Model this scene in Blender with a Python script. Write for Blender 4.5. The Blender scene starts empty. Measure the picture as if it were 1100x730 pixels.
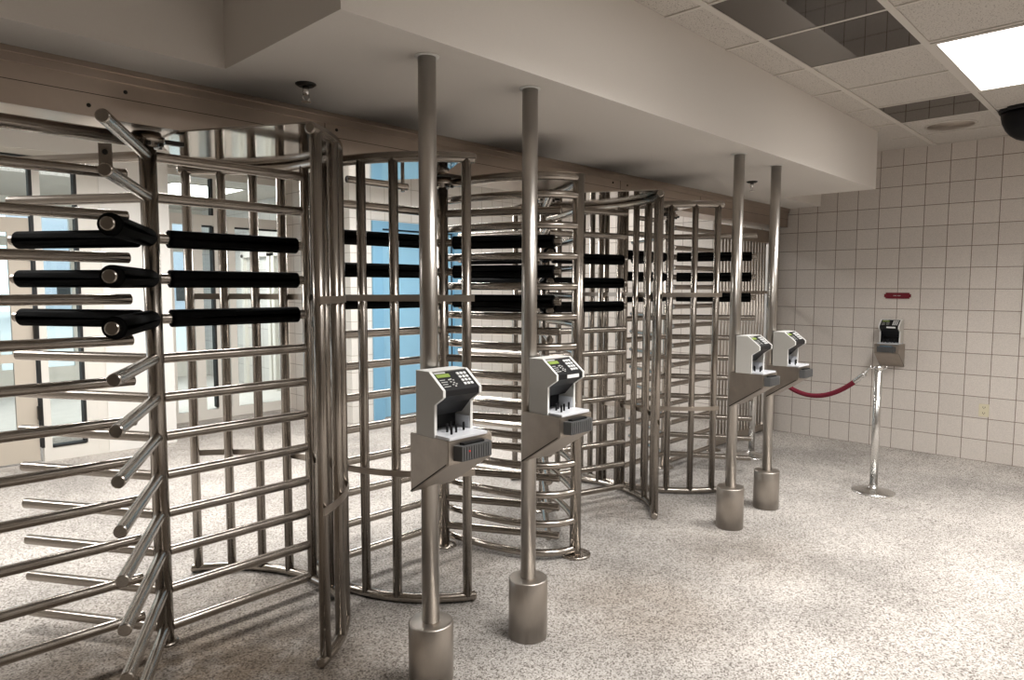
import bpy, bmesh, math, random
from mathutils import Vector, Matrix
random.seed(7)
scene = bpy.context.scene
COL = scene.collection
PI = math.pi
R = math.radians

# ------------------------------------------------------------------ materials
def new_mat(name):
    m = bpy.data.materials.new(name); m.use_nodes = True
    nt = m.node_tree
    return m, nt, nt.nodes['Principled BSDF']

def N(nt, t, **kw):
    n = nt.nodes.new(t)
    for k, v in kw.items():
        if k.startswith('i_'):
            key = k[2:]
            n.inputs[int(key) if key.isdigit() else key.replace('_', ' ')].default_value = v
        else:
            setattr(n, k, v)
    return n

def math_n(nt, op, a, b=None, c=None):
    n = nt.nodes.new('ShaderNodeMath'); n.operation = op
    for i, v in enumerate((a, b, c)):
        if v is None: continue
        if isinstance(v, (int, float)): n.inputs[i].default_value = v
        else: nt.links.new(v, n.inputs[i])
    return n.outputs[0]

def simple(name, col, rough=.5, metal=0., spec=.5, noise=0., nscale=60., bump=0.):
    m, nt, b = new_mat(name)
    b.inputs['Base Color'].default_value = (*col, 1)
    b.inputs['Roughness'].default_value = rough
    b.inputs['Metallic'].default_value = metal
    b.inputs['Specular IOR Level'].default_value = spec
    if noise or bump:
        g = N(nt, 'ShaderNodeNewGeometry')
        nz = N(nt, 'ShaderNodeTexNoise', i_Scale=nscale, i_Detail=3.)
        nt.links.new(g.outputs['Position'], nz.inputs['Vector'])
        if noise:
            mx = N(nt, 'ShaderNodeMix', data_type='RGBA', blend_type='MIX')
            nt.links.new(nz.outputs['Fac'], mx.inputs['Factor'])
            lo = [max(0, c * (1 - noise)) for c in col]; hi = [min(1, c * (1 + noise)) for c in col]
            mx.inputs['A'].default_value = (*lo, 1); mx.inputs['B'].default_value = (*hi, 1)
            nt.links.new(mx.outputs['Result'], b.inputs['Base Color'])
        if bump:
            bp = N(nt, 'ShaderNodeBump', i_Strength=bump, i_Distance=.002)
            nt.links.new(nz.outputs['Fac'], bp.inputs['Height'])
            nt.links.new(bp.outputs['Normal'], b.inputs['Normal'])
    return m

def steel(name, col, r0, r1, stain=.12, sscale=9., streak=None):
    m, nt, b = new_mat(name)
    b.inputs['Metallic'].default_value = 1.
    g = N(nt, 'ShaderNodeNewGeometry')
    mp = N(nt, 'ShaderNodeMapping'); mp.inputs['Scale'].default_value = streak or (1, 1, 1)
    nt.links.new(g.outputs['Position'], mp.inputs['Vector'])
    n1 = N(nt, 'ShaderNodeTexNoise', i_Scale=sscale, i_Detail=5., i_Roughness=.65)
    nt.links.new(mp.outputs['Vector'], n1.inputs['Vector'])
    mx = N(nt, 'ShaderNodeMix', data_type='RGBA')
    mx.inputs['A'].default_value = (*[c * (1 - stain) for c in col], 1)
    mx.inputs['B'].default_value = (*[min(1, c * (1 + stain)) for c in col], 1)
    nt.links.new(n1.outputs['Fac'], mx.inputs['Factor'])
    nt.links.new(mx.outputs['Result'], b.inputs['Base Color'])
    mr = N(nt, 'ShaderNodeMapRange', i_To_Min=r0, i_To_Max=r1)
    nt.links.new(n1.outputs['Fac'], mr.inputs['Value'])
    nt.links.new(mr.outputs['Result'], b.inputs['Roughness'])
    return m

M = {}
M['steel'] = simple('brushed_steel', (.385, .348, .31), .25, 1.)
M['post'] = simple('post_steel', (.50, .468, .43), .30, 1.)
M['sleeve'] = steel('sleeve_steel', (.44, .40, .36), .32, .48, .16, 22., (1, 1, .25))
M['fascia'] = steel('fascia_steel', (.50, .425, .365), .24, .38, .18, 5.)
M['bracket'] = steel('bracket_steel', (.43, .385, .34), .28, .46, .22, 14.)
M['plate'] = steel('canopy_steel', (.52, .48, .44), .05, .12, .08, 3.)
M['chrome'] = simple('chrome', (.70, .69, .67), .26, 1.)
M['dark_metal'] = simple('dark_metal', (.03, .028, .025), .4, .6)
M['strap'] = simple('strap_steel', (.45, .40, .35), .35, 1.)
M['foam'] = simple('black_foam', (.006, .006, .006), .95, spec=.08, bump=.4, nscale=300)
M['soffit'] = simple('soffit_paint', (.74, .695, .645), .75, noise=.03, nscale=180)
M['dim_wall'] = simple('dimmed_wall', (.42, .385, .345), .6)  # wall dimness put into the colour, so the steel reflects less light
M['cream'] = simple('cream_paint', (.82, .80, .76), .6)
M['frame_white'] = simple('frame_white', (.78, .75, .69), .4)
M['frame_tan'] = simple('frame_tan', (.55, .49, .41), .5)
M['gasket'] = simple('gasket', (.012, .012, .012), .6)
M['reader'] = simple('reader_case', (.56, .54, .50), .6, noise=.12, nscale=420)
M['reader_edge'] = simple('reader_edge', (.78, .77, .74), .5)
M['platen'] = simple('platen', (.72, .73, .76), .25)
M['black'] = simple('black_plastic', (.008, .008, .009), .45, spec=.3)
M['key'] = simple('key_white', (.80, .80, .79), .5)
M['lcd'] = simple('lcd', (.24, .33, .07), .3)
M['print'] = simple('panel_print', (.55, .55, .53), .6)
M['grey_plastic'] = simple('grey_plastic', (.085, .085, .085), .45)
M['blue_plastic'] = simple('blue_plastic', (.10, .19, .27), .35)
M['red_led'] = simple('red_led', (.7, .02, .01), .3)
M['red_rope'] = simple('rope_velvet', (.19, .012, .03), .9, noise=.25, nscale=220, bump=.3)
M['red_sign'] = simple('sign_red', (.17, .010, .022), .35)
M['ivory'] = simple('outlet_ivory', (.70, .64, .47), .4)
M['slot'] = simple('slot', (.04, .03, .02), .7)
M['blue_door'] = simple('blue_paint', (.27, .52, .70), .5)
M['blue_frame'] = simple('blue_frame', (.20, .42, .60), .5)
M['dome'] = simple('dome_black', (.005, .005, .006), .4, spec=.15)
M['board'] = simple('notice_board', (.72, .73, .70), .5)
M['tbar'] = simple('tbar', (.60, .56, .51), .5)
M['slab'] = simple('concrete', (.62, .60, .57), .8, noise=.1, nscale=6)
M['bldg'] = simple('far_facade', (.50, .54, .60), .7)
M['vent'] = simple('vent_dark', (.10, .10, .10), .6)

def dark_gloss():
    m, nt, b = new_mat('dark_mirror_panel')
    b.inputs['Base Color'].default_value = (.145, .132, .12, 1)
    b.inputs['Metallic'].default_value = 1.
    b.inputs['Roughness'].default_value = .03
    return m
M['mirror'] = dark_gloss()

def emit(name, col, s):
    m = bpy.data.materials.new(name); m.use_nodes = True
    nt = m.node_tree; nt.nodes.clear()
    o = nt.nodes.new('ShaderNodeOutputMaterial'); e = nt.nodes.new('ShaderNodeEmission')
    e.inputs['Color'].default_value = (*col, 1); e.inputs['Strength'].default_value = s
    nt.links.new(e.outputs[0], o.inputs['Surface'])
    return m
M['lamp'] = emit('lamp_diffuser', (1., .97, .93), 5.0)
M['lamp_rear'] = emit('lamp_diffuser_rear', (1., .98, .95), 6.0)

def glass():
    m = bpy.data.materials.new('window_glass'); m.use_nodes = True
    nt = m.node_tree; nt.nodes.clear()
    o = nt.nodes.new('ShaderNodeOutputMaterial')
    t = nt.nodes.new('ShaderNodeBsdfTransparent'); t.inputs['Color'].default_value = (.93, .96, .95, 1)
    gl = nt.nodes.new('ShaderNodeBsdfGlossy'); gl.inputs['Roughness'].default_value = .02
    fr = nt.nodes.new('ShaderNodeFresnel'); fr.inputs['IOR'].default_value = 1.45
    mx = nt.nodes.new('ShaderNodeMixShader')
    nt.links.new(fr.outputs[0], mx.inputs[0]); nt.links.new(t.outputs[0], mx.inputs[1]); nt.links.new(gl.outputs[0], mx.inputs[2])
    nt.links.new(mx.outputs[0], o.inputs['Surface'])
    return m
M['glass'] = glass()

def tile_mat(name, axis, pitch, off_h, off_v, base, grout, gw=.006):
    """square glazed block tile on a wall; axis = the horizontal world axis along the wall"""
    m, nt, b = new_mat(name)
    g = N(nt, 'ShaderNodeNewGeometry'); s = N(nt, 'ShaderNodeSeparateXYZ')
    nt.links.new(g.outputs['Position'], s.inputs[0])
    def line(sock, off):
        a = math_n(nt, 'SUBTRACT', sock, off); a = math_n(nt, 'DIVIDE', a, pitch)
        f = math_n(nt, 'FRACT', a); f = math_n(nt, 'SUBTRACT', f, .5); f = math_n(nt, 'ABSOLUTE', f)
        return math_n(nt, 'GREATER_THAN', f, .5 - gw / pitch / 2), math_n(nt, 'FLOOR', a)
    lh, ih = line(s.outputs[axis], off_h); lv, iv = line(s.outputs['Z'], off_v)
    ln = math_n(nt, 'MAXIMUM', lh, lv)
    # per-tile tone
    cb = N(nt, 'ShaderNodeCombineXYZ'); nt.links.new(ih, cb.inputs[0]); nt.links.new(iv, cb.inputs[1])
    wn = N(nt, 'ShaderNodeTexWhiteNoise', noise_dimensions='3D'); nt.links.new(cb.outputs[0], wn.inputs['Vector'])
    nz = N(nt, 'ShaderNodeTexNoise', i_Scale=170., i_Detail=2.)
    nt.links.new(g.outputs['Position'], nz.inputs['Vector'])
    sp = N(nt, 'ShaderNodeMapRange', i_From_Min=.3, i_From_Max=.7, i_To_Min=.88, i_To_Max=1.08)
    nt.links.new(nz.outputs['Fac'], sp.inputs['Value'])
    tv = N(nt, 'ShaderNodeMapRange', i_To_Min=.96, i_To_Max=1.04)
    nt.links.new(wn.outputs['Value'], tv.inputs['Value'])
    k = math_n(nt, 'MULTIPLY', sp.outputs[0], tv.outputs[0])
    vm = N(nt, 'ShaderNodeVectorMath', operation='SCALE'); vm.inputs[0].default_value = base
    nt.links.new(k, vm.inputs['Scale'])
    mx = N(nt, 'ShaderNodeMix', data_type='RGBA'); nt.links.new(ln, mx.inputs['Factor'])
    nt.links.new(vm.outputs[0], mx.inputs['A']); mx.inputs['B'].default_value = (*grout, 1)
    nt.links.new(mx.outputs['Result'], b.inputs['Base Color'])
    inv = math_n(nt, 'SUBTRACT', 1., ln)
    bp = N(nt, 'ShaderNodeBump', i_Strength=.5, i_Distance=.004); nt.links.new(inv, bp.inputs['Height'])
    nt.links.new(bp.outputs['Normal'], b.inputs['Normal'])
    b.inputs['Roughness'].default_value = .42
    return m
TP = .2119
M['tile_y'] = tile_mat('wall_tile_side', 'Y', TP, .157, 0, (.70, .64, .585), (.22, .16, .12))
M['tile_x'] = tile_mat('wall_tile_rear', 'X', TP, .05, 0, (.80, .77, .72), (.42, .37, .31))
M['tile_g'] = tile_mat('wall_tile_vestibule', 'Y', .33, .1, 0, (.66, .64, .61), (.36, .34, .32), .008)

def floor_mat():
    m, nt, b = new_mat('speckled_carpet')
    g = N(nt, 'ShaderNodeNewGeometry')
    def noise(sc, det=2., rough=.6):
        n = N(nt, 'ShaderNodeTexNoise', i_Scale=sc, i_Detail=det, i_Roughness=rough)
        nt.links.new(g.outputs['Position'], n.inputs['Vector']); return n.outputs['Fac']
    r = N(nt, 'ShaderNodeValToRGB')
    e = r.color_ramp.elements
    e[0].position = .18; e[0].color = (.17, .148, .13, 1)
    e[1].position = .82; e[1].color = (.62, .58, .54, 1)
    x = e.new(.42); x.color = (.43, .395, .36, 1)
    vo = N(nt, 'ShaderNodeTexVoronoi', i_Scale=150.); nt.links.new(g.outputs['Position'], vo.inputs['Vector'])
    sv = N(nt, 'ShaderNodeSeparateColor'); nt.links.new(vo.outputs['Color'], sv.inputs[0])
    f1 = noise(60., 2., .7)
    nt.links.new(math_n(nt, 'ADD', math_n(nt, 'MULTIPLY', sv.outputs[0], .72), math_n(nt, 'MULTIPLY', f1, .28)), r.inputs['Fac'])
    # worn, dirty patches
    big = noise(1.1, 4., .6)
    st = N(nt, 'ShaderNodeMapRange', i_From_Min=.36, i_From_Max=.62, i_To_Min=.72, i_To_Max=1.08)
    nt.links.new(big, st.inputs['Value'])
    vm = N(nt, 'ShaderNodeVectorMath', operation='SCALE')
    nt.links.new(r.outputs['Color'], vm.inputs[0]); nt.links.new(st.outputs[0], vm.inputs['Scale'])
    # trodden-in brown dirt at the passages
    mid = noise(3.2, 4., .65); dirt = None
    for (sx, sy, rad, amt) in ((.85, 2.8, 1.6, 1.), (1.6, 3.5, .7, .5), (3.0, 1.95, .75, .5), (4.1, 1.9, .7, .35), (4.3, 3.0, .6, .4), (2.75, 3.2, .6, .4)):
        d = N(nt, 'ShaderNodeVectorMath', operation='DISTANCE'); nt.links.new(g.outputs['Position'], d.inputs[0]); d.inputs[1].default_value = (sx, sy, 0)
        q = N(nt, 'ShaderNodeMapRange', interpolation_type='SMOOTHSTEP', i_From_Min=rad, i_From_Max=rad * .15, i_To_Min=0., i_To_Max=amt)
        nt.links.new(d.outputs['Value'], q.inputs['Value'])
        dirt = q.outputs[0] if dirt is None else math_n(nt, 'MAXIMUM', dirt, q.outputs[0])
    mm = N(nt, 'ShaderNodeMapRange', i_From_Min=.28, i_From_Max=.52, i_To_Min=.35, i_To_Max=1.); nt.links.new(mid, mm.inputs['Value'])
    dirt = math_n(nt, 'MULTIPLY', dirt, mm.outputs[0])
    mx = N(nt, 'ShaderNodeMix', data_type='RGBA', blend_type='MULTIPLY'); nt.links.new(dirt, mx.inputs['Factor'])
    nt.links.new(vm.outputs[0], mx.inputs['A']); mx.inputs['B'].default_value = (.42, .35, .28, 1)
    nt.links.new(mx.outputs['Result'], b.inputs['Base Color'])
    bp = N(nt, 'ShaderNodeBump', i_Strength=.15, i_Distance=.003); nt.links.new(f1, bp.inputs['Height'])
    nt.links.new(bp.outputs['Normal'], b.inputs['Normal'])
    b.inputs['Roughness'].default_value = .9
    b.inputs['Specular IOR Level'].default_value = .2
    return m
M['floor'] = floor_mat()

def ceil_mat():
    m, nt, b = new_mat('acoustic_tile')
    g = N(nt, 'ShaderNodeNewGeometry')
    n = N(nt, 'ShaderNodeTexNoise', i_Scale=120., i_Detail=2., i_Roughness=.5)
    nt.links.new(g.outputs['Position'], n.inputs['Vector'])
    r = N(nt, 'ShaderNodeValToRGB'); e = r.color_ramp.elements
    e[0].position = .33; e[0].color = (.24, .21, .18, 1)
    e[1].position = .42; e[1].color = (.56, .52, .475, 1)
    nt.links.new(n.outputs['Fac'], r.inputs['Fac'])
    nt.links.new(r.outputs['Color'], b.inputs['Base Color'])
    b.inputs['Roughness'].default_value = .9
    return m
M['ceil'] = ceil_mat()

# ------------------------------------------------------------------ geometry helpers
def finish(name, bm, mat, parent=None, loc=None, rotz=0.):
    me = bpy.data.meshes.new(name)
    bmesh.ops.recalc_face_normals(bm, faces=bm.faces)
    bm.to_mesh(me); bm.free()
    mats = mat if isinstance(mat, (list, tuple)) else [mat]
    for x in mats: me.materials.append(M[x] if isinstance(x, str) else x)
    o = bpy.data.objects.new(name, me); COL.objects.link(o)
    if parent: o.parent = parent
    if loc is not None: o.location = loc
    o.rotation_euler.z = rotz
    return o

def box(bm, x0, x1, y0, y1, z0, z1, bev=0., mi=0):
    vs = [bm.verts.new((x, y, z)) for z in (z0, z1) for (x, y) in ((x0, y0), (x1, y0), (x1, y1), (x0, y1))]
    fs = [(3, 2, 1, 0), (4, 5, 6, 7), (0, 1, 5, 4), (1, 2, 6, 5), (2, 3, 7, 6), (3, 0, 4, 7)]
    faces = [bm.faces.new([vs[i] for i in f]) for f in fs]
    for f in faces: f.material_index = mi
    if bev > 0:
        es = list({e for f in faces for e in f.edges})
        bmesh.ops.bevel(bm, geom=es, offset=bev, segments=2, affect='EDGES', profile=.6)
    return faces

def tube(bm, pts, r, n=14, caps=True, round_end=0.):
    """round bar through pts; closed flat ends (round_end chamfers them)"""
    pts = [Vector(p) for p in pts]
    radii = [r] * len(pts)
    if round_end:
        d0 = (pts[1] - pts[0]).normalized(); d1 = (pts[-2] - pts[-1]).normalized()
        pts = [pts[0], pts[0] + d0 * round_end] + pts[1:-1] + [pts[-1] + d1 * round_end, pts[-1]]
        radii = [r - round_end, r] + [r] * (len(pts) - 4) + [r, r - round_end]
    t = [(pts[min(i + 1, len(pts) - 1)] - pts[max(i - 1, 0)]).normalized() for i in range(len(pts))]
    up = Vector((0, 0, 1)) if abs(t[0].z) < .9 else Vector((1, 0, 0))
    u = up.cross(t[0]).normalized()
    rings = []
    for i, p in enumerate(pts):
        u = (u - t[i] * u.dot(t[i])).normalized(); v = t[i].cross(u)
        rings.append([bm.verts.new(p + (u * math.cos(2 * PI * k / n) + v * math.sin(2 * PI * k / n)) * radii[i]) for k in range(n)])
    for a, b in zip(rings, rings[1:]):
        for k in range(n):
            f = bm.faces.new((a[k], a[(k + 1) % n], b[(k + 1) % n], b[k])); f.smooth = True
    if round_end:
        for rg in (rings[1], rings[-2]):
            for k in range(n):
                e = bm.edges.get((rg[k], rg[(k + 1) % n]))
                if e: e.smooth = False
    if caps:
        bm.faces.new(rings[0][::-1]); bm.faces.new(rings[-1])

def lathe(bm, prof, n=32, c=(0, 0, 0)):
    """prof: list of (radius, z) from bottom to top"""
    rings = []
    for r, z in prof:
        if r < 1e-6: rings.append([bm.verts.new((c[0], c[1], c[2] + z))])
        else: rings.append([bm.verts.new((c[0] + r * math.cos(2 * PI * k / n), c[1] + r * math.sin(2 * PI * k / n), c[2] + z)) for k in range(n)])
    for a, b in zip(rings, rings[1:]):
        for k in range(n):
            k2 = (k + 1) % n
            if len(a) == 1 and len(b) == 1: continue
            if len(a) == 1: f = bm.faces.new((a[0], b[k2], b[k]))
            elif len(b) == 1: f = bm.faces.new((a[k], a[k2], b[0]))
            else: f = bm.faces.new((a[k], a[k2], b[k2], b[k]))
            f.smooth = True
    if len(rings[0]) > 1: bm.faces.new(rings[0][::-1])
    if len(rings[-1]) > 1: bm.faces.new(rings[-1])
    # sharp where the profile turns hard
    for e in bm.edges:
        if len(e.link_faces) == 2 and e.calc_face_angle(0) > R(38): e.smooth = False

def prism(bm, poly, lo, hi, axis='Z', mi=0):
    """extrude a 2D polygon; axis is the extrusion axis"""
    def P(a, b, h):
        return {'Z': (a, b, h), 'X': (h, a, b), 'Y': (a, h, b)}[axis]
    A = [bm.verts.new(P(a, b, lo)) for a, b in poly]; B = [bm.verts.new(P(a, b, hi)) for a, b in poly]
    n = len(poly)
    fs = [bm.faces.new(A[::-1]), bm.faces.new(B)]
    for i in range(n): fs.append(bm.faces.new((A[i], A[(i + 1) % n], B[(i + 1) % n], B[i])))
    for f in fs: f.material_index = mi
    return fs

def band(bm, pts, w, h):
    """flat strap swept along pts (horizontal), w thick radially, h tall"""
    pts = [Vector(p) for p in pts]; prev = None
    for i, p in enumerate(pts):
        t = (pts[min(i + 1, len(pts) - 1)] - pts[max(i - 1, 0)]).normalized()
        s = Vector((-t.y, t.x, 0)) * (w / 2); z = Vector((0, 0, h / 2))
        ring = [bm.verts.new(q) for q in (p - s - z, p + s - z, p + s + z, p - s + z)]
        if prev:
            for k in range(4):
                bm.faces.new((prev[k], prev[(k + 1) % 4], ring[(k + 1) % 4], ring[k]))
        else: bm.faces.new(ring[::-1])
        prev = ring
    bm.faces.new(prev)

def B(): return bmesh.new()

def empty(name, loc=(0, 0, 0), rz=0., label=None, cat=None, group=None):
    o = bpy.data.objects.new(name, None); COL.objects.link(o)
    o.empty_display_size = .1
    o.location = loc; o.rotation_euler.z = rz
    tag(o, label, cat, group)
    return o

def tag(o, label=None, cat=None, group=None):
    if label: o['label'] = label
    if cat: o['category'] = cat
    if group: o['group'] = group
    return o

def struct(o):
    o['kind'] = 'structure'; return o

def copy_tree(o, parent=None):
    c = o.copy(); COL.objects.link(c)
    if parent: c.parent = parent
    for ch in [x for x in ALLCH(o)]: copy_tree(ch, c)
    return c
def ALLCH(o): return list(o.children)

def instance(src, name, parent, loc, rz=0.):
    c = src.copy(); c.name = name; COL.objects.link(c); c.parent = parent
    c.location = loc; c.rotation_euler = (0, 0, rz)
    return c

# ------------------------------------------------------------------ fixed dimensions (metres)
R1, R2, YR, PER = 1.099, 2.835, 3.368, 2.728
R3, R4 = R1 + PER, R2 + PER
CX, YC = 3.31, 2.64
SOF, CEI = 2.614, 3.14
WX = 7.956
PITCH = .1845
RC = .836
TOPZ = 2.366
PLZ = 2.393

# ------------------------------------------------------------------ room shell
def wallbox(name, mat, *a):
    bm = B(); box(bm, *a); return struct(finish(name, bm, mat))

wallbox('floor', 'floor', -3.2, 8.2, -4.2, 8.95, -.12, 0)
wallbox('floor', 'slab', -6, 9.2, 8.95, 22, -.12, -.004)
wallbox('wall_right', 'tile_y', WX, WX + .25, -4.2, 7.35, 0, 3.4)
wallbox('wall_front', 'dim_wall', -3.2, WX, -4.2, -4.0, 0, 3.4)
wallbox('wall_left', 'dim_wall', -3.2, -3.0, -4.0, 7.75, 0, 3.4)
wallbox('ceiling', 'ceil', -3.2, WX + .25, -4.2, 8.95, CEI, CEI + .1)
wallbox('ceiling', 'ceil', -6, 9.2, 8.95, 13.6, CEI, CEI + .1)

# ceiling grid bars
bm = B()
GX, GXP, GY, GYP = 4.64, .69, 1.785, .67
gx = [GX + GXP * k for k in range(-11, 6)]
gy = [GY + GYP * k for k in range(-8, 2) if GY + GYP * k < 1.95]
for x in gx:
    if x < WX - .05: box(bm, x - .011, x + .011, -3.98, 2.02 if x > 1.27 else 2.9, CEI - .007, CEI + .01)
for y in gy: box(bm, -2.98, WX - .002, y - .019, y + .019, CEI - .009, CEI + .01)
box(bm, WX - .022, WX - .002, -3.98, 2.02, CEI - .008, CEI + .01)
struct(finish('trim_1', bm, 'tbar'))
bm = B()
for x in [-2.4 + .69 * k for k in range(15)]: box(bm, x - .01, x + .01, 4.3, 8.8 if x > 2.7 else 7.7, CEI - .006, CEI + .01)
for y in [4.6 + .69 * k for k in range(5)]: box(bm, -2.98, WX - .01, y - .01, y + .01, CEI - .006, CEI + .01)
struct(finish('trim_2', bm, 'tbar'))

# soffit over the turnstiles (one painted drywall drop with a step at the left and at the right end)
bm = B()
prism(bm, [(-3.0, 2.92), (1.27, 2.92), (1.27, 2.02), (6.93, 2.02), (6.93, 2.88), (WX, 2.88), (WX, 4.2), (-3.0, 4.2)], SOF, CEI - .001)
struct(finish('soffit', bm, 'soffit'))

# rear walls
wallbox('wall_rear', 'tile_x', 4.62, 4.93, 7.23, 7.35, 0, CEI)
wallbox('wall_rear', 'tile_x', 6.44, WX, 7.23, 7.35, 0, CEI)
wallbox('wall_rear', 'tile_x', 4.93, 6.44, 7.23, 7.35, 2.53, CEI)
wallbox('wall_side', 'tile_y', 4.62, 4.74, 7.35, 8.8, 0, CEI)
wallbox('wall_rear', 'cream', 2.06, 2.72, 7.75, 7.9, 0, CEI)
wallbox('wall_side', 'cream', 2.60, 2.72, 7.9, 8.8, 0, CEI)
wallbox('wall_rear', 'cream', -3.0, 2.06, 7.75, 7.9, 2.98, CEI)

# glazed storefront (left) : frames + panes
def mullions(name, boxes, mat='frame_white'):
    bm = B()
    for b_ in boxes:
        b_ = list(b_)
        if b_[1] - b_[0] > b_[5] - b_[4]: b_[2] += .003; b_[3] -= .003
        box(bm, *b_)
    return struct(finish(name, bm, mat))
Y0 = 7.76
w1 = mullions('window_1', [
    (1.50, 1.57, Y0, Y0 + .1, 0, 2.98), (.62, .70, Y0, Y0 + .1, 0, 2.98), (-.25, -.17, Y0, Y0 + .1, 0, 2.98), (-2.9, -2.8, Y0, Y0 + .1, 0, 2.98),
    (1.97, 2.06, Y0, Y0 + .1, 0, 2.98), (-2.9, 2.06, Y0, Y0 + .1, 2.36, 2.44), (-2.9, 2.06, Y0, Y0 + .1, 2.92, 2.98),
    (1.57, 2.06, Y0, Y0 + .1, 0, .13)])
bm = B()
for x in (1.495, 1.86, .615): box(bm, x - .014, x + .012, Y0 - .004, Y0 + .09, .14, 2.9)
for z in (2.915,): box(bm, -2.8, 1.97, Y0 - .003, Y0 + .09, z - .012, z + .006)
box(bm, 1.57, 1.86, Y0 - .003, Y0 + .09, .13, .15)
g = finish('gasket', bm, 'gasket', w1); g['label'] = 'black rubber glazing gasket'
bm = B(); box(bm, 1.872, 1.97, Y0 + .002, Y0 + .09, .13, 2.92)
finish('jamb', bm, 'frame_white', w1)
bm = B(); box(bm, -2.8, 1.97, Y0 + .045, Y0 + .053, 2.44, 2.92); box(bm, 1.57, 1.86, Y0 + .045, Y0 + .053, .13, 2.36)
finish('pane', bm, 'glass', w1)
# tan-framed glass door, left
d = B(); 
for b_ in [(1.30, 1.47, Y0 + .02, Y0 + .07, .02, 2.34), (.70, .86, Y0 + .02, Y0 + .07, .02, 2.34), (.86, 1.30, Y0 + .02, Y0 + .07, 2.2, 2.34), (.86, 1.30, Y0 + .02, Y0 + .07, .02, .28), (.86, 1.30, Y0 + .02, Y0 + .07, .98, 1.06)]: box(d, *b_)
d1 = struct(finish('door_1', d, 'frame_tan'))
bm = B(); box(bm, .86, 1.30, Y0 + .04, Y0 + .05, .28, .98); box(bm, .86, 1.30, Y0 + .04, Y0 + .05, 1.06, 2.2); finish('pane', bm, 'glass', d1)
bm = B()
for z in (.42, 1.2, 1.95): box(bm, 1.462, 1.492, Y0 - .02, Y0 + .03, z, z + .13)
finish('hinge', bm, 'dark_metal', d1)
d = B()
for b_ in [(.46, .615, Y0 + .02, Y0 + .07, .02, 2.34), (-.17, -.02, Y0 + .02, Y0 + .07, .02, 2.34), (-.02, .46, Y0 + .02, Y0 + .07, 2.2, 2.34), (-.02, .46, Y0 + .02, Y0 + .07, .02, .28)]: box(d, *b_)
d2 = struct(finish('door_2', d, 'frame_tan'))
bm = B(); box(bm, -.02, .46, Y0 + .04, Y0 + .05, .28, 2.2); finish('pane', bm, 'glass', d2)

# glazed storefront (recess)
Y1 = 8.8
w2 = mullions('window_2', [
    (2.72, 2.79, Y1, Y1 + .1, 0, CEI), (3.02, 3.12, Y1, Y1 + .1, 0, 2.5), (3.36, 3.47, Y1, Y1 + .1, 0, 2.5), (3.62, 3.70, Y1, Y1 + .1, 0, CEI), (3.80, 3.89, Y1, Y1 + .1, 0, 2.5), (4.53, 4.62, Y1, Y1 + .1, 0, CEI),
    (2.72, 4.62, Y1, Y1 + .1, 2.47, 2.60), (2.72, 4.62, Y1, Y1 + .1, 3.06, CEI), (2.72, 4.62, Y1, Y1 + .1, 0, .12)])
bm = B()
for x in (3.005, 3.61): box(bm, x - .012, x + .012, Y1 - .004, Y1 + .09, .14, 2.46)
box(bm, 3.598, 3.622, Y1 - .004, Y1 + .09, 2.6, 3.06)
for x0, x1 in ((2.79, 3.0), (3.47, 3.6), (3.89, 4.53)): box(bm, x0, x1, Y1 - .003, Y1 + .09, 2.452, 2.472)
g = finish('gasket', bm, 'gasket', w2); g['label'] = 'black rubber glazing gasket'
bm = B(); box(bm, 2.79, 4.53, Y1 + .045, Y1 + .053, .12, 2.47); box(bm, 2.79, 4.53, Y1 + .045, Y1 + .053, 2.6, 3.06)
finish('pane', bm, 'glass', w2)

# vestibule beyond the glass
wallbox('wall_side', 'tile_g', 5.30, 5.45, 8.95, 13.6, 0, CEI)
bm = B()
for y in (9.5, 10.6): 
    box(bm, 5.24, 5.31, y, y + .09, 0, 2.25); box(bm, 5.24, 5.31, y + .95, y + 1.04, 0, 2.25); box(bm, 5.24, 5.31, y, y + 1.04, 2.2, 2.3)
struct(finish('door_3', bm, 'frame_white'))
w3 = mullions('window_3', [(x, x + .08, 13.4, 13.5, 0, CEI) for x in (-5, -3.6, -2.4, -1.2, -.2, .9, 2.0, 3.1, 4.2)] + [(-5, 5.3, 13.4, 13.5, 2.35, 2.5), (-5, 5.3, 13.4, 13.5, 0, .35), (-5, 5.3, 13.4, 13.5, 2.95, CEI)])
bm = B(); box(bm, -5, 5.3, 13.445, 13.453, .35, 2.95); finish('pane', bm, 'glass', w3)
# vestibule air vents
for i, (x, y) in enumerate(((1.95, 9.9), (2.6, 9.3))):
    v = empty('ceiling_vent', (x, y, CEI), 0, ('slatted ceiling vent beyond the glass doors, left one of two', 'slatted ceiling vent beyond the glass doors, right one of two')[i], 'vent')
    bm = B(); box(bm, -.3, .3, -.3, .3, -.012, 0); finish('frame', bm, 'frame_white', v)
    bm = B()
    for k in range(6): box(bm, -.27, .27, -.25 + k * .085, -.2 + k * .085, -.016, -.012)
    finish('louvre', bm, 'vent', v)

# outdoors
wallbox('ground', 'slab', -40, 40, 22, 60, -.3, -.1)
for i, (x0, x1, y0, h, lb) in enumerate(((-9, 3, 34, 3.6, 'low blue-grey building seen far out through the left glass doors'), (8, 26, 40, 6.0, 'taller blue-grey building seen far out through the right glass'))):
    b_ = empty('far_building', ((x0 + x1) / 2, y0, -.1), 0, lb, 'building')
    bm = B(); w = (x1 - x0) / 2; box(bm, -w, w, 0, 8, 0, h); finish('wall', bm, 'bldg', b_)
    bm = B(); box(bm, -w - .3, w + .3, -.3, 8.3, h, h + .3); finish('roof', bm, 'slab', b_)
    bm = B()
    for k in range(6): box(bm, -w + .6 + k * (2 * w - 1) / 6, -w + 1.6 + k * (2 * w - 1) / 6, -.03, .02, 1.0, 2.2)
    finish('window_band', bm, 'gasket', b_)

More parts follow.
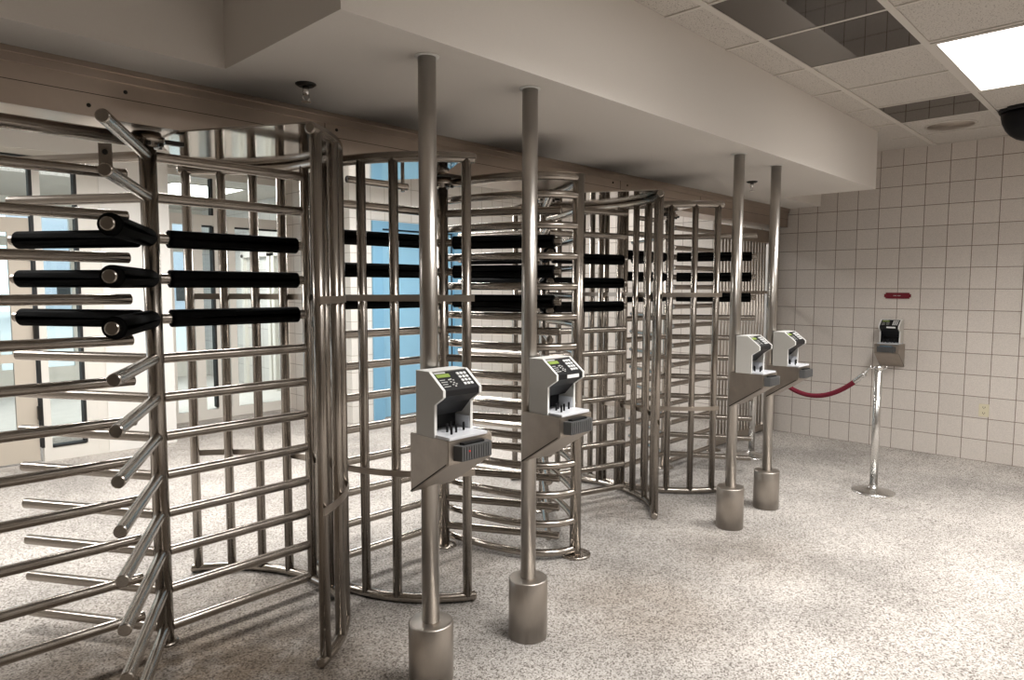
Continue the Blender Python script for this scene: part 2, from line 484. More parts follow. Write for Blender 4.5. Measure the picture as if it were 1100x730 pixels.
# blue door on the rear wall
dr = bpy.data.objects.new('door_4', None); COL.objects.link(dr); dr.location = (5.68, 7.23, 0); struct(dr)
bm = B()
box(bm, -.75, -.60, -.03, .12, 0, 2.53); box(bm, .60, .755, -.03, .12, 0, 2.53); box(bm, -.60, .60, -.03, .12, 2.44, 2.53)
finish('frame', bm, 'blue_frame', dr)
bm = B(); box(bm, -.585, .585, .03, .08, .01, 2.425, .002); finish('leaf', bm, 'blue_door', dr)
bm = B(); box(bm, -.598, -.586, .02, .10, .01, 2.437); box(bm, .586, .598, .02, .10, .01, 2.437); box(bm, -.598, .598, .02, .10, 2.427, 2.439)
g = finish('gap_shade', bm, 'gasket', dr); g['label'] = 'dark strip colouring in the shadow gap round the leaf'  # dark strips fill the gap in place of its shade
bm = B(); lathe(bm, [(.0, 0), (.028, .0), (.028, .02), (.018, .03), (.03, .05), (.0, .07)], 16); 
k = finish('handle', bm, 'chrome', dr, (.50, .03, 1.0)); k.rotation_euler = (R(90), 0, 0)

# steel rail above the turnstiles
bm = B()
bx_ = empty('overhead_beam', (3.4, YR, PLZ), 0, 'long brushed steel header beam running under the ceiling drop above all turnstiles', 'beam')
def bp(name, mat, *a):
    bm = B(); box(bm, *a); return finish(name, bm, mat, bx_)
X0, X1 = -2.95 - 3.4, WX - .002 - 3.4
ylo = 3.242 - YR
bp('fascia', 'fascia', X0, X1, ylo, ylo + .26, .006, .165)
bm = B(); box(bm, X0, X1, ylo - .012, ylo + .20, .165, .198); box(bm, X0, X1, ylo - .022, ylo - .002, .198, SOF - PLZ - .001); box(bm, X0, X1, ylo - .012, ylo + .1, .2, SOF - PLZ - .001)
finish('top_trim', bm, 'fascia', bx_)
bm = B(); box(bm, X0, X1, ylo - .001, ylo + .004, .098, .1005); g = finish('lap_joint', bm, 'dark_metal', bx_)
for x in (1.93, 3.57, 4.6, 5.9):
    bm = B(); box(bm, x - 3.4 - .0015, x - 3.4 + .0015, ylo - .002, ylo + .001, .10, .165)
    finish('seam', bm, 'dark_metal', bx_)
sm = B(); lathe(sm, [(.0085, 0), (.0085, .003), (.005, .006), (0, .007)], 12)
scr = None
for x, z in ((1.86, .14), (2.0, .14), (2.75, .13), (3.5, .14), (.98, .13), (.84, .05), (4.5, .14), (4.7, .14)):
    if scr is None:
        scr = finish('screw', sm, 'dark_metal', bx_, (x - 3.4, ylo, z)); scr.rotation_euler = (R(90), 0, 0)
    else:
        c = scr.copy(); COL.objects.link(c); c.location = (x - 3.4, ylo, z)

# ------------------------------------------------------------------ turnstile parts
def make_arm_mesh(L=.775):
    bm = B(); tube(bm, [(.028, 0, 0), (L, 0, 0)], .0245, 16, round_end=.004)
    return bm
def make_pad_mesh(L=.775):
    bm = B(); tube(bm, [(.075, 0, 0), (.078, 0, 0), (L - .045, 0, 0), (L - .042, 0, 0)], .042, 18, round_end=.009)
    return bm
arm_src = [None, None]; pole_src = [None]

def make_rotor(x, angles, kind, label, bpr=.085):
    t = empty('turnstile_rotor', (x, YR, 0), 0, label, 'turnstile', 'turnstile rotors under the header beam')
    bm = B(); tube(bm, [(0, 0, .012), (0, 0, 2.318)], .037, 24); finish('pole', bm, 'steel', t)
    bm = B(); lathe(bm, [(bpr, 0), (bpr, .008), (bpr - .012, .013), (.0375, .014)], 28); finish('base_plate', bm, 'steel', t)
    bm = B(); lathe(bm, [(.028, 2.318), (.028, 2.328), (.05, 2.33), (.05, 2.345), (.075, 2.348), (.075, 2.372), (.06, 2.375), (.06, 2.392)], 24)
    b = finish('bearing', bm, 'steel', t)
    bm = B()
    for k in range(6):
        a = k * PI / 3 + .3
        lathe(bm, [(.011, 2.33), (.011, 2.348), (.006, 2.349), (.006, 2.356)], 6, (.063 * math.cos(a), .063 * math.sin(a), 0))
    box(bm, .06, .16, -.012, .012, 2.352, 2.372); box(bm, -.12, -.06, -.03, .03, 2.35, 2.376)
    finish('bolt', bm, 'dark_metal', b)
    z0, n, pads = ((.075, 13, (8, 9, 10)) if kind == 'a' else (.137, 12, (8, 9, 10)))
    for a in angles:
        for k in range(n):
            if arm_src[0] is None:
                o = finish('arm', make_arm_mesh(), 'steel', t, (0, 0, z0 + PITCH * k), R(a)); arm_src[0] = o
            else: o = instance(arm_src[0], 'arm', t, (0, 0, z0 + PITCH * k), R(a))
            if k in pads:
                if arm_src[1] is None:
                    arm_src[1] = finish('foam_sleeve', make_pad_mesh(), 'foam', o); arm_src[1]['label'] = 'black foam sleeve'
                else: instance(arm_src[1], 'foam_sleeve', o, (0, 0, 0))
    return t

rot1 = make_rotor(R1, (2, 122, 242), 'a', 'nearest turnstile rotor of steel arms with black foam sleeves, at the far left', .056)
rot2 = make_rotor(R2, (299, 179, 59), 'b', 'second turnstile rotor, its pole just left of the base-plated comb post')
rot3 = make_rotor(R3, (-16, 104, 224), 'a', 'third turnstile rotor, padded arms seen just right of the base-plated comb post')
rot4 = make_rotor(R4, (299, 179, 59), 'b', 'farthest turnstile rotor, behind the right pair of reader posts')
# locking lug near the end of the second arm from the top, nearest rotor
bm = B()
prism(bm, [(-.021, -.005), (.021, -.005), (.021, .075), (-.021, .075)], -.003, .003, 'X')
lug = finish('lug', bm, 'steel', rot1, (.755 * math.cos(R(242)), .755 * math.sin(R(242)), .075 + PITCH * 11 + .018), R(242))
bm = B(); tube(bm, [(-.006, 0, .045), (.006, 0, .045)], .009, 14); lh = finish('lug_hole', bm, 'dark_metal', lug)

def arc(cx, r, a0, a1, z, n=40):
    return [(r * math.cos(R(a0 + (a1 - a0) * i / n)) + cx, r * math.sin(R(a0 + (a1 - a0) * i / n)), z) for i in range(n + 1)]

bar_src = [None]
def make_cage(x, side, label):
    """curved guard of upright bars; side +1 stands on the +X side of its rotor, -1 mirrored"""
    t = empty('turnstile_cage', (x + side * RC, YR, 0), 0, label, 'turnstile cage', 'curved bar cages beside the rotors')
    ox = -side * RC
    def A(a): return a if side > 0 else 180 - a
    lo, hi = -60, 60
    bm = B(); tube(bm, arc(ox, RC, A(lo - 1.8), A(hi + 1.8), TOPZ), .026, 14, round_end=.006); finish('top_rail', bm, 'steel', t)
    bm = B(); tube(bm, arc(ox, RC, A(lo - 1.8), A(hi + 1.8), .027), .025, 14, round_end=.006); finish('bottom_rail', bm, 'steel', t)
    for k in range(10):
        a = R(A(-58.5 + 13.05 * k))
        p = (ox + RC * math.cos(a), RC * math.sin(a), 0)
        if bar_src[0] is None:
            bm = B(); tube(bm, [(0, 0, .03), (0, 0, TOPZ - .005)], .0252, 16); bar_src[0] = finish('upright_bar', bm, 'steel', t, p)
        else: instance(bar_src[0], 'upright_bar', t, p)
    for z in (1.643, .715):
        bm = B(); band(bm, arc(ox, RC + .0262, A(-61), A(60), z), .005, .034); finish('strap', bm, 'strap', t)
    # polished canopy plate: sector from the rotor axis to the rail
    pts = [(ox + (RC - .004) * math.cos(R(A(a))), (RC - .004) * math.sin(R(A(a)))) for a in range(-60, 61, 5)]
    poly = [(ox + side * .09, -.126), *pts, (ox + side * .09, .13)]
    if side < 0: poly = poly[::-1]
    bm = B(); prism(bm, poly, PLZ - .003, PLZ + .0045); finish('canopy_plate', bm, 'plate', t)
    # guard rod hung under the plate by a pin
    if side < 0:
        bm = B(); x_in = ox + side * .40; tube(bm, [(0 - side * .03, -.168, 2.275), (x_in, -.168, 2.275)], .0195, 14, round_end=.004)
        g = finish('guard_rod', bm, 'steel', t)
        bm = B(); tube(bm, [(x_in + side * .035, -.168, 2.275 - .03), (x_in + side * .035, -.168, PLZ - .003)], .011, 10); finish('hanger_pin', bm, 'steel', g)
    return t
make_cage(R1, 1, 'nearest curved cage of upright steel bars, between the padded rotor and the first reader post')
make_cage(R2, -1, 'curved cage of upright bars right behind the first reader post')
make_cage(R3, 1, 'curved upright-bar cage whose front end stands midway between the second and third reader posts')
make_cage(R4, -1, 'farthest curved upright-bar cage, just left of the third reader post')

# straight combs at both ends of the row
def straight_comb(xa, xb, xpost, z0, n, label, extra=False):
    t = empty('comb_barrier', (xpost, YR, 0), 0, label, 'barrier', 'fixed comb barriers')
    bm = B(); tube(bm, [(0, 0, .004), (0, 0, PLZ)], .036, 20); finish('post', bm, 'steel', t)
    bm = B(); lathe(bm, [(.085, 0), (.085, .01), (.07, .014)], 28); finish('base_flange', bm, 'steel', t)
    src = None
    for k in range(n):
        if src is None:
            bm = B(); tube(bm, [((.03 if xb > xpost else -.03), 0, 0), (xb - xpost, 0, 0)], .0235, 16, round_end=.004)
            src = finish('bar', bm, 'steel', t, (0, 0, z0 + PITCH * k))
        else: instance(src, 'bar', t, (0, 0, z0 + PITCH * k))
    if extra:
        bm = B(); tube(bm, [(0, -.05, 2.345), (xb - xpost + .05, -.05, 2.345)], .03, 16); finish('top_rail', bm, 'steel', t)
    return t
straight_comb(None, 1.008, -.62, .167, 12, 'fixed comb of long horizontal bars entering from the left edge', True)
straight_comb(None, 5.66, 6.50, .045, 13, 'farthest fixed comb of horizontal bars, behind the third reader post')

# the two bowed combs sharing the post with the round flange
def bez(p0, c0, c1, p1, z, n=24):
    out = []
    for i in range(n + 1):
        u = i / n; v = 1 - u
        out.append(tuple(v**3 * p0[k] + 3 * v*v*u * c0[k] + 3 * v*u*u * c1[k] + u**3 * p1[k] for k in (0, 1)) + (z,))
    return out
BOW = {-1: ((-.02, 0), (-.26, .015), (-.38, .30), (-.40, .84)), 1: ((.02, .01), (.13, .09), (.33, .33), (.455, .64))}
t = empty('comb_barrier', (CX, YC, 0), 0, 'double fixed comb of bowed bars on a flanged post, behind the second reader post', 'barrier', 'fixed comb barriers')
bm = B(); tube(bm, [(0, 0, .004), (0, 0, TOPZ + .024)], .036, 22); finish('post', bm, 'steel', t)
bm = B(); lathe(bm, [(.098, 0), (.098, .012), (.085, .016), (.037, .017)], 32); finish('base_flange', bm, 'steel', t)
for side, z0, n in ((-1, .045, 13), (1, .167, 12)):
    src = None
    for k in range(n):
        if src is None:
            bm = B(); tube(bm, bez(*BOW[side], 0), .0235, 16, round_end=.004); src = finish('bowed_bar', bm, 'steel', t, (0, 0, z0 + PITCH * k))
        else: instance(src, 'bowed_bar', t, (0, 0, z0 + PITCH * k))
for side in (-1, 1):
    bm = B(); tube(bm, bez(*BOW[side], TOPZ), .024, 14, round_end=.004); finish('top_rail', bm, 'steel', t)
poly = [p[:2] for p in bez(*BOW[-1], 0)][::-1] + [p[:2] for p in bez(*BOW[1], 0)]
bm = B(); prism(bm, poly, PLZ - .003, PLZ + .0045); finish('canopy_plate', bm, 'fascia', t)

# side fence from the last comb to the right wall
t = empty('bar_fence', (7.25, 3.42, 0), 0, 'dark fence of close upright rods closing the gap to the tiled wall', 'fence')
bm = B(); box(bm, -.70, .70, -.03, .03, .02, .09); finish('bottom_rail', bm, 'strap', t)
bm = B(); box(bm, -.70, .70, -.03, .03, 2.22, 2.36); finish('top_rail', bm, 'fascia', t)
bm = B(); box(bm, -.70, .66, -.036, -.012, 1.63, 1.665); finish('middle_rail', bm, 'strap', t)
src = None
for k in range(16):
    p = (-.60 + .074 * k, 0, 0)
    if src is None:
        bm = B(); tube(bm, [(0, 0, .085), (0, 0, 2.225)], .0125, 10); src = finish('rod', bm, 'strap', t, p)
    else: instance(src, 'rod', t, p)
bm = B(); box(bm, .57, .66, -.03, .03, 0.02, 2.24); finish('end_post', bm, 'post', t)

# ------------------------------------------------------------------ reader posts and hand readers
SHZ = 1.128
def bracket_meshes(t, ybk, card='grey_plastic', slot='black', led=False, d=.235, w=.232):
    """sheet-steel wedge; the back is at y=ybk, the shelf runs towards -Y"""
    yf = ybk - d
    prof = [(ybk, SHZ - .008), (ybk, SHZ - .255), (yf + .006, SHZ - .105), (yf, SHZ - .098), (yf, SHZ - .012), (yf + .006, SHZ - .008)]
    bm = B(); prism(bm, prof, -w / 2, w / 2, 'X')
    bmesh.ops.bevel(bm, geom=[e for e in bm.edges], offset=.003, segments=2, affect='EDGES')
    br = finish('shelf_bracket', bm, 'bracket', t)
    for sx in (-1, 1):
        bm = B()
        prism(bm, [(ybk - .002, SHZ - .251), (yf + .012, SHZ - .1035), (yf + .012, SHZ - .0985), (ybk - .002, SHZ - .244)], sx * w / 2 - .0006, sx * w / 2 + .0006, 'X')
        finish('seam', bm, 'dark_metal', br)
    # ribbed card reader on the front lip
    bm = B()
    cw, ch, cd = .178, .058, .036
    poly = [(-cw / 2, yf), (-cw / 2 + .012, yf - cd), (cw / 2 - .012, yf - cd), (cw / 2, yf)]
    prism(bm, poly, SHZ - .088, SHZ - .088 + ch, 'Z')
    for k in range(11):
        x = -cw / 2 + .026 + k * (cw - .052) / 10
        box(bm, x - .004, x + .004, yf - cd - .003, yf - cd + .001, SHZ - .085, SHZ - .034)
    cr = finish('card_reader', bm, card, br)
    bm = B(); prism(bm, [(-.062, yf - .004), (-.056, yf - .024), (.05, yf - .024), (.056, yf - .004)], SHZ - .031, SHZ - .022, 'Z'); finish('swipe_slot', bm, slot, cr)
    if led:
        bm = B(); box(bm, -.045, -.038, yf - cd - .0045, yf - cd - .002, SHZ - .054, SHZ - .048); finish('status_light', bm, 'red_led', cr)
    return br

def reader_post(x, y, label, led=False, off=.03):
    t = empty('reader_post', (x, y, 0), 0, label, 'post', 'floor to ceiling reader posts')
    bm = B(); tube(bm, [(0, 0, .29), (0, 0, SOF - .001)], .0365, 28); finish('pole', bm, 'post', t)
    bm = B(); lathe(bm, [(.0945, 0), (.0945, .288), (.092, .292), (.086, .2935), (.0375, .2945)], 40); finish('base_sleeve', bm, 'sleeve', t)
    bm = B(); lathe(bm, [(.0365, SOF - .006), (.05, SOF - .004), (.05, SOF - .001)], 28); finish('ceiling_collar', bm, 'reader_edge', t)
    br = bracket_meshes(t, 0, led=led)
    br.location.x = off; br.location.y = -.012
    return t

def hand_reader(x, y, z, rz, label, sticker=False):
    """hand-geometry terminal: two cheeks, hood with key panel, platen with pegs; front towards -Y"""
    t = empty('hand_reader', (x, y, z), rz, label, 'hand scanner', 'hand readers')
    w = .198; h = .252
    P = [(0, 0), (0, h), (-.082, h), (-.165, .188), (-.165, .163), (-.112, .128), (-.112, .012), (-.112, 0)]
    th = .011
    bm = B()
    for x0 in (-w / 2, w / 2 - th):
        fs = prism(bm, P, x0, x0 + th, 'X')
    box(bm, -w / 2 + th, w / 2 - th, -.012, 0, 0, h - .004)
    prism(bm, [(0, h - .006), (0, h), (-.080, h), (-.080, h - .006)], -w / 2 + th, w / 2 - th, 'X')
    finish('case', bm, 'reader', t)
    # light rims along the cheeks' front edges
    bm = B()
    for x0 in (-w / 2 - .0008, w / 2 - th - .0008):
        Q = P[2:8]
        for (a, b_) in zip(Q, Q[1:]):
            av = Vector((0, a[0], a[1])); bv = Vector((0, b_[0], b_[1])); dn = (bv - av).normalized()
            nn = Vector((0, -dn.z, dn.y)) * .0022
            vs = []
            for q in (av + nn * .35, bv + nn * .35, bv - nn * .65, av - nn * .65): vs.append((q.y, q.z))
            prism(bm, vs, x0, x0 + th + .0016, 'X')
    prism(bm, [(.001, h), (.001, h + .0025), (-.082, h + .0025), (-.082, h)], -w / 2, w / 2, 'X')
    g = finish('rim', bm, 'reader_edge', t); g['label'] = 'pale rim and top of the case'
    # hood : black block between the cheeks
    bm = B()
    prism(bm, [(-.02, h - .007), (-.081, h - .006), (-.163, .186), (-.163, .164), (-.112, .128), (-.06, .075), (-.02, .07)], -w / 2 + th, w / 2 - th, 'X')
    hood = finish('hood', bm, 'black', t)
    # sloped key panel, in its own frame
    a = Vector((0, -.082, h)); b_ = Vector((0, -.165, .188)); sl = (b_ - a); L = sl.length; sl.normalize(); nrm = Vector((0, sl.z, -sl.y))
    if nrm.z < 0: nrm = -nrm
    def onp(bm, u0, u1, v0, v1, hgt, lift=0.):
        c = [a + sl * v + Vector((1, 0, 0)) * u for (u, v) in ((u0, v0), (u1, v0), (u1, v1), (u0, v1))]
        lo = [bm.verts.new(p + nrm * (lift - .001)) for p in c]; hi = [bm.verts.new(p + nrm * (lift + hgt)) for p in c]
        bm.faces.new(lo[::-1]); bm.faces.new(hi)
        for i in range(4): bm.faces.new((lo[i], lo[(i + 1) % 4], hi[(i + 1) % 4], hi[i]))
    bm = B(); onp(bm, -w / 2 + th, w / 2 - th, .002, L - .003, .0015, -.004); kp = finish('key_panel', bm, 'black', t)
    bm = B(); onp(bm, -.078, -.012, .016, .034, .001, -.002); finish('display', bm, 'lcd', kp)
    bm = B()
    for r in range(4):
        for c in range(3): 
            u = .026 + c * .018; v = .016 + r * .019
            onp(bm, u, u + .012, v, v + .012, .003, -.002)
    finish('keypad', bm, 'key', kp)
    bm = B()
    onp(bm, -.08, -.024, .006, .012, .0006, -.002)
    for r in range(4): onp(bm, -.076, -.05 + .006 * (r % 2), .046 + r * .012, .049 + r * .012, .0006, -.002)
    for (u, v) in ((-.034, .046), (-.024, .044), (-.014, .05), (-.032, .058), (-.02, .064), (-.03, .074), (-.012, .072), (-.022, .082)):
        onp(bm, u, u + .008, v, v + .005, .0006, -.002)
    finish('legend', bm, 'print', kp)
    if sticker:
        bm = B(); box(bm, -.022, .062, -.1655, -.163, .1665, .182); finish('sticker', bm, 'key', hood)
    # platen
    bm = B(); box(bm, -w / 2 + .004, w / 2 + .004, -.196, -.005, .0, .012, .002); pl = finish('platen', bm, 'platen', t)
    bm = B(); box(bm, w / 2 - th - .004, w / 2 - th + .001, -.108, -.02, .012, .062); finish('side_mirror', bm, 'platen', pl)
    bm = B(); box(bm, -w / 2 + th, w / 2 - th, -.024, -.011, .012, .12); box(bm, -w / 2 + th - .001, -w / 2 + th + .003, -.110, -.02, .012, .125); finish('dark_liner', bm, 'black', hood)
    peg = None
    for (px_, py_, hh) in ((-.045, -.15, .03), (-.008, -.135, .032), (.045, -.12, .034), (-.028, -.105, .036), (.008, -.085, .036)):
        if peg is None:
            bm = B(); tube(bm, [(0, 0, 0), (0, 0, .034)], .005, 10, round_end=.0015); peg = finish('finger_peg', bm, 'black', pl, (px_, py_, .011))
        else: instance(peg, 'finger_peg', pl, (px_, py_, .011))
    return t

PX = [1.756, 2.363, 1.756 + PER, 2.363 + PER]; PY = 2.175
plab = ['nearest floor-to-ceiling steel reader post, left of the front pair',
        'second floor-to-ceiling steel reader post, in front of the bowed comb',
        'third steel reader post, left of the far pair',
        'farthest steel reader post, beside the end of the red rope']
hlab = ['nearest hand reader, on the bracket of the leftmost post', 'hand reader with a white strip on its hood, on the second post',
        'pale hand reader on the third post, left of the far pair', 'pale hand reader on the farthest post, by the red rope']
for i in range(4):
    reader_post(PX[i], PY, plab[i], led=(i == 0), off=(.006, .052, .034, .026)[i])
    hand_reader(PX[i] + (-.012, .042, .014, .008)[i], PY - .055, SHZ - .008, 0, hlab[i], sticker=(i == 1))

# wall unit on the right wall
wb = empty('wall_bracket', (WX, 2.085, 0), R(-90), 'small steel wedge shelf bracket on the tiled wall, above the rope stanchion', 'bracket')
bracket_meshes(wb, 0, slot='blue_plastic')
hand_reader(WX - .012, 2.085, SHZ - .008, R(-90), 'black-fronted hand reader on the tiled wall shelf, below the red sign', sticker=True)

# ------------------------------------------------------------------ stanchions and rope
def stanchion(x, y, label):
    t = empty('rope_stanchion', (x, y, 0), 0, label, 'stanchion', 'chrome rope stanchions')
    bm = B(); lathe(bm, [(.165, 0), (.165, .008), (.14, .016), (.10, .024), (.06, .034), (.04, .044), (.034, .06)], 48); finish('base', bm, 'chrome', t)
    bm = B(); lathe(bm, [(.031, .045), (.031, 1.03)], 28); finish('pole', bm, 'chrome', t)
    bm = B(); lathe(bm, [(.031, 1.03), (.036, 1.033), (.036, 1.052), (.028, 1.062), (0, 1.066)], 28); finish('cap', bm, 'chrome', t)
    bm = B()
    for k in range(4):
        a = k * PI / 2 + .25
        tube(bm, [(math.cos(a) * (.032 + q[0]), math.sin(a) * (.032 + q[0]), 1.035 + q[1]) for q in ((0, 0), (.018, .002), (.028, .012), (.026, .024))], .005, 8)
    finish('hook_ring', bm, 'chrome', t)
    return t
S1 = (6.11, 1.70); S2 = (6.56, 2.97)
stanchion(*S1, 'chrome rope stanchion standing alone in front of the tiled wall')
stanchion(*S2, 'chrome rope stanchion mostly hidden behind the far pair of reader posts')
a = Vector((*S1, 1.045)); b = Vector((*S2, 1.045)); dxy = (b - a); dxy.z = 0; dn = dxy.normalized()
a += dn * .065; b -= dn * .065
def ropept(s, sag=.32):
    p = a.lerp(b, s); p.z = 1.04 - sag * 4 * s * (1 - s); return p
rp = empty('velvet_rope', ropept(.5), 0, 'dark red velvet barrier rope sagging between the stanchions', 'rope')
off = Vector(rp.location)
bm = B(); tube(bm, [ropept(.11 + .78 * i / 40) - off for i in range(41)], .021, 16); finish('rope', bm, 'red_rope', rp)
for s0, s1 in ((.045, .125), (.955, .875)):
    bm = B(); tube(bm, [ropept(s0 + (s1 - s0) * i / 4) - off for i in range(5)], .0235, 16, round_end=.006); fr = finish('end_ferrule', bm, 'chrome', rp)
    bm = B(); q = ropept(s0) - off; e = ropept(0 if s0 < .5 else 1) - off
    tube(bm, [q, q.lerp(e, .5) + Vector((0, 0, .012)), e + Vector((0, 0, .004))], .0065, 10); finish('snap_hook', bm, 'chrome', fr)

# ------------------------------------------------------------------ things on the right wall
sg = empty('wall_sign', (WX, 2.062, 1.622), 0, 'small dark red sign plate with white lettering, above the wall hand reader', 'sign')
bm = B(); box(bm, -.008, 0, -.126, .126, -.031, .031)
bmesh.ops.bevel(bm, geom=[e for e in bm.edges if abs(e.verts[0].co.x - e.verts[1].co.x) > .004], offset=.014, segments=4, affect='EDGES')
finish('plate', bm, 'red_sign', sg)
bm = B()
for k in range(9): 
    if k == 4: continue
    box(bm, -.0088, -.0078, .032 - k * .0075, .037 - k * .0075, -.004, .004)
g = finish('lettering', bm, 'print', sg); g['label'] = 'tiny white line of lettering'

ot = empty('power_outlet', (WX, 1.254, .508), 0, 'ivory duplex power outlet low on the tiled wall', 'outlet')
bm = B(); box(bm, -.007, 0, -.042, .042, -.062, .062, .002); finish('cover_plate', bm, 'ivory', ot)
bm = B()
for z in (-.028, .028):
    box(bm, -.0085, -.006, -.02, .02, z - .018, z + .018)
    sx = finish('socket', bm, 'ivory', ot); bm = B()
    box(bm, -.0092, -.008, -.011, -.007, z - .004, z + .010); box(bm, -.0092, -.008, .006, .010, z - .004, z + .010); box(bm, -.0092, -.008, -.003, .003, z - .013, z - .007)
    finish('slot', bm, 'slot', sx); bm = B()
bm.free()

nb = empty('notice_board', (WX, .575, 1.68), 0, 'pale framed board on the tiled wall at the right edge', 'board')
bm = B(); box(bm, -.012, 0, -.38, .38, -.40, .40); finish('panel', bm, 'board', nb)
bm = B()
for q in ((-.42, -.38, -.44, .44), (.38, .42, -.44, .44)): box(bm, -.022, 0, q[0], q[1], q[2], q[3])
for z0, z1 in ((-.44, -.40), (.40, .44)): box(bm, -.022, 0, -.38, .38, z0, z1)
finish('frame', bm, 'frame_white', nb)

# ------------------------------------------------------------------ ceiling fittings
def sprinkler(x, y, label):
    t = empty('sprinkler', (x, y, SOF), 0, label, 'sprinkler', 'fire sprinklers under the soffit')
    bm = B(); lathe(bm, [(.034, -.012), (.046, -.004), (.046, 0)], 28); finish('escutcheon', bm, 'dark_metal', t)
    bm = B(); lathe(bm, [(.013, -.05), (.015, -.03), (.015, -.012)], 16)
    for s in (-1, 1): tube(bm, [(s * .012, 0, -.045), (s * .017, 0, -.062), (s * .006, 0, -.075)], .0035, 8)
    finish('frame', bm, 'chrome', t)
    bm = B(); lathe(bm, [(.022, -.080), (.022, -.078), (.006, -.074)], 20); finish('deflector', bm, 'chrome', t)
sprinkler(1.61, 2.86, 'pendent fire sprinkler under the soffit, above the nearest cage')
sprinkler(5.71, 2.65, 'pendent fire sprinkler under the soffit, left of the far reader posts')

def troffer(x0, x1, y0, y1, label, mat='lamp', grp='ceiling troffer lights', z=CEI, power=60., spread=135):
    t = empty('ceiling_light', ((x0 + x1) / 2, (y0 + y1) / 2, z), 0, label, 'ceiling light', grp)
    w, d = (x1 - x0) / 2, (y1 - y0) / 2
    bm = B()
    for q in ((-w, w, -d, -d + .03), (-w, w, d - .03, d), (-w, -w + .03, -d + .03, d - .03), (w - .03, w, -d + .03, d - .03)):
        box(bm, q[0], q[1], q[2], q[3], -.012, 0)
    finish('frame', bm, 'tbar', t)
    bm = B(); box(bm, -w + .03, w - .03, -d + .03, d - .03, -.008, -.002); finish('diffuser', bm, mat, t)
    ld = bpy.data.lights.new('troffer_lamp', 'AREA'); ld.shape = 'RECTANGLE'; ld.size = 2 * w - .08; ld.size_y = 2 * d - .08
    ld.energy = power; ld.color = (1., .985, .962); ld.spread = R(spread)
    lo = bpy.data.objects.new('lamp', ld); COL.objects.link(lo); lo.parent = t; lo.location = (0, 0, -.011)
    return t
troffer(4.66, 6.02, .46, 1.10, 'bright fluorescent ceiling light panel at the upper right', power=62.)
hid = 'fluorescent ceiling light panel outside the picture, in the near room'
for (x, y) in ((1.9, .46), (1.9, -2.22), (4.66, -2.22)):
    troffer(x, x + 1.36, y, y + .64, hid, power=62.)
hr = 'unseen ceiling light panel added behind the soffit to brighten the rear room'  # unseen lamps added to brighten the rear room
for (x, y, pw, mt) in ((-1.2, 5.1, 75., 'lamp_rear'), (1.4, 5.1, 100., 'lamp_rear'), (3.9, 5.1, 80., 'lamp_rear'), (6.2, 5.1, 12., 'lamp')):
    troffer(x, x + 1.36, y, y + .67, hr, mt, 'added rear ceiling lights', power=pw, spread=165)
troffer(3.55, 4.6, 9.95, 11.3, 'bright ceiling light seen through the glass beyond the nearest rotor', 'lamp_rear', power=60.)
troffer(-.4, .96, 10.2, 10.87, 'unseen ceiling light added beyond the glass doors at the left edge, above the header', 'lamp_rear', power=40.)  # unseen extra lamp, added to brighten the vestibule

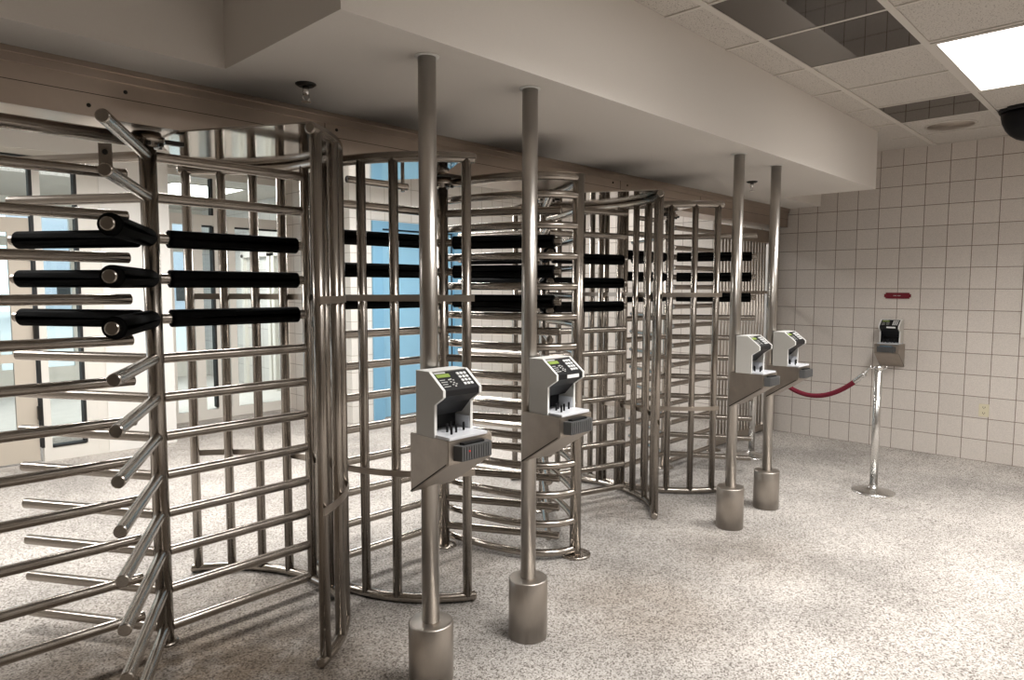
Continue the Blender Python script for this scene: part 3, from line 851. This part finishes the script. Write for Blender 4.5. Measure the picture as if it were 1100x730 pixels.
plabs = ['dark mirror-like ceiling panel, nearest of the adjoining pair', 'dark mirror-like ceiling panel, the farther of the adjoining pair', 'dark mirror-like ceiling panel by the round speaker']
for (k, lb) in zip((-2, -1, 2), plabs):
    x0 = GX + GXP * k
    bm = B(); box(bm, x0 + .011, x0 + GXP - .011, GY - GYP + .019, GY - .019, -.004, .004)
    o = finish('mirror_panel', bm, 'mirror', None, (0, 0, CEI - .001)); tag(o, lb, 'ceiling panel', 'dark mirror panels in the ceiling')
sp = empty('ceiling_speaker', (7.10, 1.48, CEI), 0, 'round perforated speaker grille in the ceiling near the tiled wall', 'speaker')
bm = B(); lathe(bm, [(.18, -.008), (.2, -.004), (.2, 0)], 40); finish('rim', bm, 'tbar', sp)
bm = B(); lathe(bm, [(0, -.010), (.18, -.009), (.18, -.006)], 40); finish('grille', bm, 'strap', sp)
dm = empty('camera_dome', (6.86, .89, CEI), 0, 'black security camera dome on the ceiling at the right edge', 'camera')
bm = B(); lathe(bm, [(.2, -.03), (.205, -.02), (.205, 0)], 40); finish('mount', bm, 'black', dm)
bm = B(); lathe(bm, [(0, -.26)] + [(.19 * math.sin(a_), -.03 - .23 * math.cos(a_)) for a_ in (R(12), R(25), R(40), R(55), R(70), R(82), R(90))], 40); finish('bubble', bm, 'dome', dm)

# ------------------------------------------------------------------ sky, camera, view
w = bpy.data.worlds.new('sky'); scene.world = w; w.use_nodes = True
bg = w.node_tree.nodes['Background']; bg.inputs['Color'].default_value = (.78, .89, 1., 1); bg.inputs['Strength'].default_value = 2.6

cam = bpy.data.cameras.new('camera'); co = bpy.data.objects.new('camera', cam); COL.objects.link(co)
yaw, pit, rol = R(44.0778), R(-4.436), R(.131)
fwd = Vector((math.cos(yaw) * math.cos(pit), math.sin(yaw) * math.cos(pit), math.sin(pit)))
rt = Vector((math.sin(yaw), -math.cos(yaw), 0)); up = rt.cross(fwd)
r2 = rt * math.cos(rol) + up * math.sin(rol); u2 = up * math.cos(rol) - rt * math.sin(rol)
mw = Matrix.Identity(4)
for i in range(3): mw[i][0] = r2[i]; mw[i][1] = u2[i]; mw[i][2] = -fwd[i]
mw[2][3] = 1.7
co.matrix_world = mw
cam.sensor_fit = 'HORIZONTAL'; cam.sensor_width = 36; cam.lens = 728.9 * 36 / 1100
cam.clip_start = .05; cam.clip_end = 200
scene.camera = co
vs = scene.view_settings
vs.view_transform = 'Standard'; vs.look = 'None'; vs.gamma = 1; vs.use_curve_mapping = False
vs.exposure = 0.0
cy = scene.cycles
cy.use_denoising = True
cy.max_bounces = 8; cy.diffuse_bounces = 4; cy.glossy_bounces = 5; cy.transparent_max_bounces = 12; cy.transmission_bounces = 4
cy.sample_clamp_indirect = 6.
cy.caustics_reflective = False; cy.caustics_refractive = False
